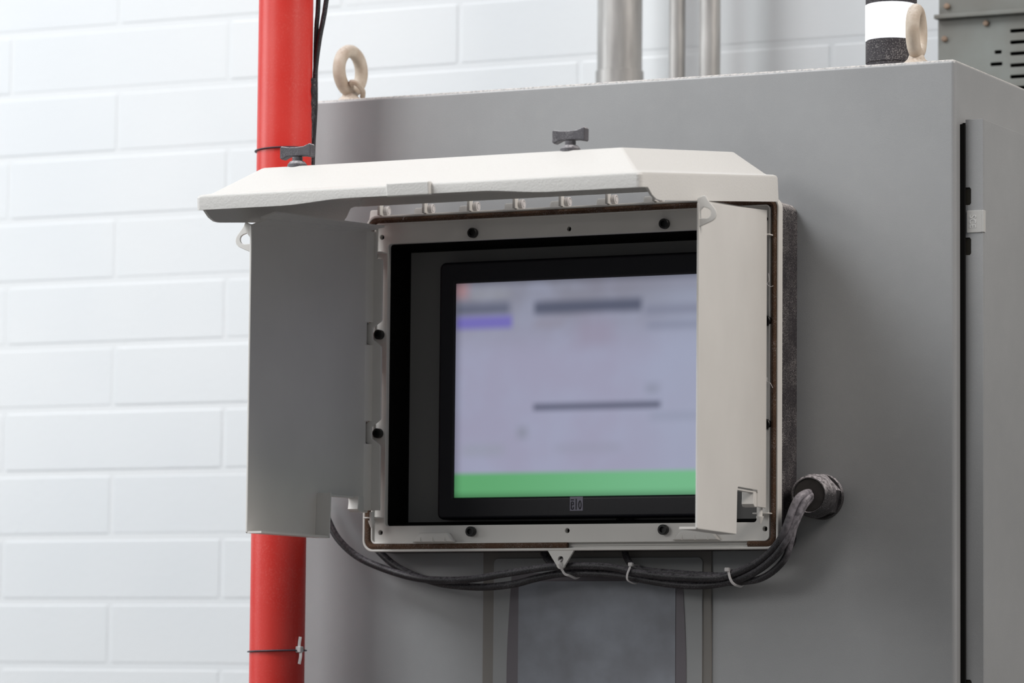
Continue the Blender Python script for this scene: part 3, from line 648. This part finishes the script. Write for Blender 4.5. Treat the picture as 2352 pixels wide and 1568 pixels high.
# ------------------------------------------------------------------ cables
CB = {
 'c1': [(-0.3649, 0.04, 1.6739), (-0.3571, 0.036, 1.657), (-0.3359, 0.03, 1.6262), (-0.3044, 0.025, 1.6025), (-0.2639, 0.02, 1.5868), (-0.2175, 0.015, 1.575), (-0.1789, 0.012, 1.5715), (-0.1351, 0.01, 1.5724), (-0.0927, 0.01, 1.5782), (-0.0326, 0.01, 1.5866), (-0.0098, 0.012, 1.5876), (0.0199, 0.012, 1.5885), (0.0554, 0.012, 1.5868), (0.0906, 0.012, 1.5802), (0.1372, 0.012, 1.5748), (0.1949, 0.012, 1.573), (0.2243, 0.01, 1.5791), (0.2524, 0.004, 1.5898), (0.2726, 0.0, 1.6026), (0.2892, -0.006, 1.619), (0.3, -0.012, 1.6363), (0.3086, -0.014, 1.6559), (0.3145, -0.012, 1.6673), (0.3188, -0.002, 1.6729), (0.3181, 0.012, 1.6746)],
 'c2': [(-0.2876, 0.04, 1.6151), (-0.2601, 0.036, 1.5938), (-0.2328, 0.032, 1.5809), (-0.2058, 0.028, 1.5725), (-0.1728, 0.024, 1.5658), (-0.1228, 0.022, 1.5629), (-0.0804, 0.022, 1.5666), (-0.0504, 0.022, 1.5735), (-0.0145, 0.022, 1.5793), (0.039, 0.022, 1.5786), (0.0802, 0.022, 1.5742), (0.1328, 0.022, 1.566), (0.1791, 0.022, 1.5643), (0.2217, 0.016, 1.5704), (0.2544, 0.006, 1.5815), (0.2794, 0.0, 1.5984), (0.294, -0.004, 1.6159), (0.3043, -0.006, 1.6355), (0.3143, -0.006, 1.6546), (0.3201, -0.001, 1.6667), (0.3198, 0.012, 1.6715)],
 'c3': [(0.0587, 0.046, 1.6129), (0.0659, 0.042, 1.5966), (0.0843, 0.034, 1.5851), (0.13, 0.03, 1.58), (0.1936, 0.028, 1.5761), (0.2249, 0.022, 1.5779), (0.2538, 0.014, 1.5891), (0.2764, 0.01, 1.6087), (0.2915, 0.006, 1.6272), (0.3039, 0.003, 1.6462), (0.3134, 0.003, 1.6602), (0.3192, 0.008, 1.6682), (0.319, 0.014, 1.67)],
 'c4': [(-0.0541, 0.05, 1.6068), (-0.0425, 0.045, 1.5946), (-0.0213, 0.036, 1.5856), (0.0114, 0.03, 1.5843), (0.047, 0.03, 1.5825), (0.0824, 0.03, 1.5765), (0.1292, 0.03, 1.5699), (0.1879, 0.028, 1.5676), (0.2249, 0.022, 1.5684), (0.2539, 0.014, 1.5718), (0.2753, 0.01, 1.5826), (0.2906, 0.007, 1.598), (0.2985, 0.004, 1.6177), (0.3039, 0.003, 1.6358), (0.3137, 0.005, 1.6566), (0.3193, 0.012, 1.6668), (0.3201, 0.014, 1.6689)],
}
LAB = {'c1': 'black cable swinging out from behind the left shutter, topmost sag at left',
       'c2': 'black cable leaving the enclosure bottom left corner, lowest sag at left',
       'c3': 'black cable dropping from under the enclosure beside the middle white tie',
       'c4': 'black cable coming down behind the triangular tie tab'}
for k, pts in CB.items():
    tag(obj('cable', B().tube(pts, 0.0046 if k in ('c1', 'c2') else 0.0042, 12, per=5), M['data_cable'], ang=60), LAB[k], 'cable', 'black cables under the monitor enclosure')
# white ties
def tie(name, pts, head, lab, material, w=0.0016, t=0.0007, hs=0.0030):
    root = thing(name, lab, 'cable tie', pts[0])
    obj('strap', B().tube(pts, w, 8, per=5, flat=t), material, root)
    obj('tie_head', B().box(head[0]-hs, head[0]+hs, head[1]-hs, head[1]+hs*0.8, head[2]-hs*0.8, head[2]+hs*0.8, 0.0008, 1), material, root)
    return root
tie('zip_tie', [(-0.0060, 0.0050, 1.5960), (-0.0062, -0.0010, 1.5945), (-0.0055, -0.0035, 1.5900), (-0.0035, 0.0008, 1.5830), (-0.0005, 0.0030, 1.5780), (0.0045, 0.0060, 1.5762), (0.006, 0.020, 1.5735), (0.005, 0.035, 1.5760)], (-0.0060, 0.0105, 1.5958), 'white plastic tie through the hole of the triangular tab', M['tie'])
tie('zip_tie', [(0.0865, 0.0300, 1.5895), (0.0865, 0.0080, 1.5890), (0.0852, 0.0060, 1.5850), (0.0825, 0.0055, 1.5780), (0.0815, 0.0070, 1.5720), (0.0830, 0.0105, 1.5690), (0.085, 0.022, 1.5668), (0.086, 0.036, 1.5700)], (0.0868, 0.0065, 1.5898), 'white plastic tie round the cables, middle of the three', M['tie'])
tie('zip_tie', [(0.2150, 0.0260, 1.5828), (0.2165, 0.0070, 1.5825), (0.2172, 0.0055, 1.5780), (0.2190, 0.0050, 1.5720), (0.2215, 0.0065, 1.5670), (0.2250, 0.0100, 1.5640), (0.227, 0.022, 1.5630), (0.226, 0.032, 1.5670)], (0.2150, 0.0058, 1.5828), 'white plastic tie round the cables nearest the gland', M['tie'])

# ------------------------------------------------------------------ red pipe, its ties and wires
PXc, PYc, PR = -0.3762, -0.0500, 0.0348
pipe = thing('red_pipe', 'tall red painted steel pipe left of the cabinet', 'pipe', (PXc, PYc, 0))
obj('pipe_body', B().lathe([(PR, 0.0), (PR, 4.5)], Matrix.Translation((PXc, PYc, 0)), 48), M['red'], pipe)
obj('floor_flange', B().lathe([(PR+0.04, 0.0), (PR+0.04, 0.012), (PR+0.008, 0.014), (PR+0.006, 0.03), (PR-0.001, 0.03)], Matrix.Translation((PXc, PYc, 0)), 32), M['red'], pipe)
def pipe_tie(z, lab, tail, mtl):
    pts = [(PXc+(PR+0.0009)*math.cos(2*math.pi*k/36), PYc+(PR+0.0009)*math.sin(2*math.pi*k/36), z+0.0012*math.cos(2*math.pi*k/36)) for k in range(36)]
    root = thing('pipe_tie', lab, 'cable tie', (PXc, PYc, z), 'ties round the red pipe')
    obj('strap', B().tube(pts, 0.0022, 8, smooth=False, flat=0.0010, closed=True), mtl, root)
    if tail:
        obj('tie_head', B().box(PXc+PR-0.002, PXc+PR+0.006, PYc-0.012, PYc-0.004, z-0.002, z+0.006, 0.001, 1), M['tie'], root)
        obj('tail', B().tube([(PXc+PR+0.003, PYc-0.008, z+0.018), (PXc+PR+0.002, PYc-0.009, z+0.006), (PXc+PR+0.005, PYc-0.010, z-0.004), (PXc+PR+0.003, PYc-0.010, z-0.016)], 0.0022, 6, flat=0.0008), M['tie'], root)
    return root
pipe_tie(2.1150, 'dark tie strap round the red pipe just above the lid', False, M['darktie'])
pipe_tie(1.4815, 'dark tie strap with a pale tail round the red pipe below the shutter', True, M['darktie'])
w1 = [(-0.3360, -0.03, 2.75), (-0.3385, -0.03, 2.45), (-0.3406, -0.03, 2.3099), (-0.3427, -0.03, 2.2763), (-0.3445, -0.028, 2.2428), (-0.3462, -0.0245, 2.2094), (-0.3475, -0.0215, 2.1758), (-0.3505, -0.019, 2.1426), (-0.352, -0.018, 2.1231), (-0.354, -0.016, 2.06), (-0.355, -0.014, 1.95)]
w2 = [(-0.270, -0.03, 2.75), (-0.3080, -0.03, 2.45), (-0.3288, -0.03, 2.3091), (-0.3325, -0.03, 2.2869), (-0.3370, -0.032, 2.2591), (-0.3405, -0.034, 2.2258), (-0.3418, -0.034, 2.2036), (-0.3445, -0.033, 2.176), (-0.3480, -0.031, 2.1427), (-0.3505, -0.0295, 2.1233), (-0.352, -0.028, 2.06), (-0.352, -0.0255, 1.95)]
tag(obj('wire', B().tube(w1, 0.0031, 8), M['cable'], ang=60), 'thin black wire running close along the right side of the red pipe', 'wire', 'black wires beside the red pipe')
tag(obj('wire', B().tube(w2, 0.0033, 8), M['cable'], ang=60), 'thin black wire slanting away to the right of the red pipe at the top', 'wire', 'black wires beside the red pipe')
sl = B().tube([(-0.3442, -0.0375, 2.2075), (-0.3432, -0.0375, 2.1950), (-0.3455, -0.0370, 2.1800), (-0.3472, -0.0360, 2.1650), (-0.3500, -0.034, 2.145), (-0.3525, -0.032, 2.12), (-0.354, -0.030, 2.09)], lambda t_: 0.0058+0.0011*math.sin(t_*37), 9, per=6)
tag(obj('wire_sleeve', sl, M['beacon_black'], ang=60), 'ragged grey-black sleeve over the wires against the red pipe', 'sleeve')

# ------------------------------------------------------------------ conduits behind the cabinet
for x, r_c, lab in ((-0.3020, 0.0330, 'thick galvanised conduit rising behind the cabinet'), (-0.2100, 0.0119, 'thinnest galvanised conduit, middle of three behind the cabinet'), (-0.1585, 0.0154, 'medium galvanised conduit, right of the three behind the cabinet')):
    root = thing('conduit', lab, 'conduit', (x, 0.80, 0), 'galvanised conduits behind the cabinet')
    obj('conduit_tube', B().lathe([(r_c, 0.0), (r_c, 4.5)], Matrix.Translation((x, 0.80, 0)), 36), M['zinc'], root)
    obj('coupling', B().lathe([(r_c, 0.0), (r_c+0.0022, 0.001), (r_c+0.0022, 0.049), (r_c, 0.05)], Matrix.Translation((x, 0.80, 2.285 if r_c > 0.03 else 2.15)), 36, cap=False), M['zinc'], root)

# ------------------------------------------------------------------ stack light on the cabinet
bx_, by_ = 0.3385, 0.232
st = thing('stack_light', 'round stack light with glowing white band between black sections on the cabinet top', 'stack light', (bx_, by_, CZT))
T_ = Matrix.Translation((bx_, by_, 0))
rr = 0.0322
obj('base', B().lathe([(rr-0.001, CZT), (rr, CZT+0.001), (rr, CZT+0.0255), (rr-0.0012, CZT+0.0265), (rr-0.0012, CZT+0.0275), (rr, CZT+0.0285), (rr, CZT+0.0555), (rr-0.001, CZT+0.0565)], T_, 40), M['beacon_black'], st)
obj('lens', B().lathe([(rr-0.002, CZT+0.0565), (rr+0.0004, CZT+0.0575), (rr+0.0004, CZT+0.1015), (rr-0.002, CZT+0.1025)], T_, 40), M['beacon_white'], st)
obj('upper_section', B().lathe([(rr-0.001, CZT+0.1025), (rr, CZT+0.1035), (rr, CZT+0.150), (rr-0.004, CZT+0.154), (0.006, CZT+0.156)], T_, 40), M['beacon_black'], st)

# ------------------------------------------------------------------ switchgear behind, upper right
sg = thing('switchgear_panel', 'blurred grey-green switchgear panel with louvre slots on the back wall, upper right', 'switchgear', (0.7, 0.84, 0))
YS = 0.78
slots = [(0.2816, 0.2922, 2.3228), (0.2755, 0.2932, 2.3061)]+[(0.3045, 0.3800, z) for z in (2.3510, 2.3350, 2.3191, 2.3027, 2.2868, 2.2709)]
sh_ = [rrect(a, b_, z-0.0025, z+0.0025, 0.0018, 3) for a, b_, z in slots]
obj('front_sheet', B().plate(rrect(0.1985, 1.10, 1.2, 2.3730, 0.002, 2), sh_, 0.003, front(YS+0.003), 0.0005, 1), M['switchgear'], sg)
obj('upper_sheet', B().plate(rrect(0.1995, 1.10, 2.3800, 3.0, 0.002, 2), [], 0.003, front(YS+0.004), 0.0005, 1), M['switchgear'], sg)
obj('housing', B().box(0.203, 1.095, YS+0.0125, 0.905, 0.0, 2.99), M['liner'], sg)
obj('side_sheet', B().box(0.1995, 0.2025, YS+0.0035, 0.905, 0.0, 3.0).box(1.096, 1.099, YS+0.0035, 0.905, 0.0, 3.0).box(0.2027, 1.0955, YS+0.0045, 0.0075+YS, 0.0, 1.195), M['switchgear'], sg)
obj('ledge', B().box(0.1965, 1.102, YS-0.012, YS+0.010, 2.3735, 2.3795, 0.001, 2), M['switchgear'], sg)
for x, z in ((0.2700, 2.3640), (0.2085, 2.3460), (0.2120, 2.3920)):
    obj('bolt', B().lathe([(0.0042, 0.0), (0.0042, 0.003), (0.003, 0.0045), (0.0003, 0.0047)], axis_y(x, YS, z), 10), M['rust'], sg)
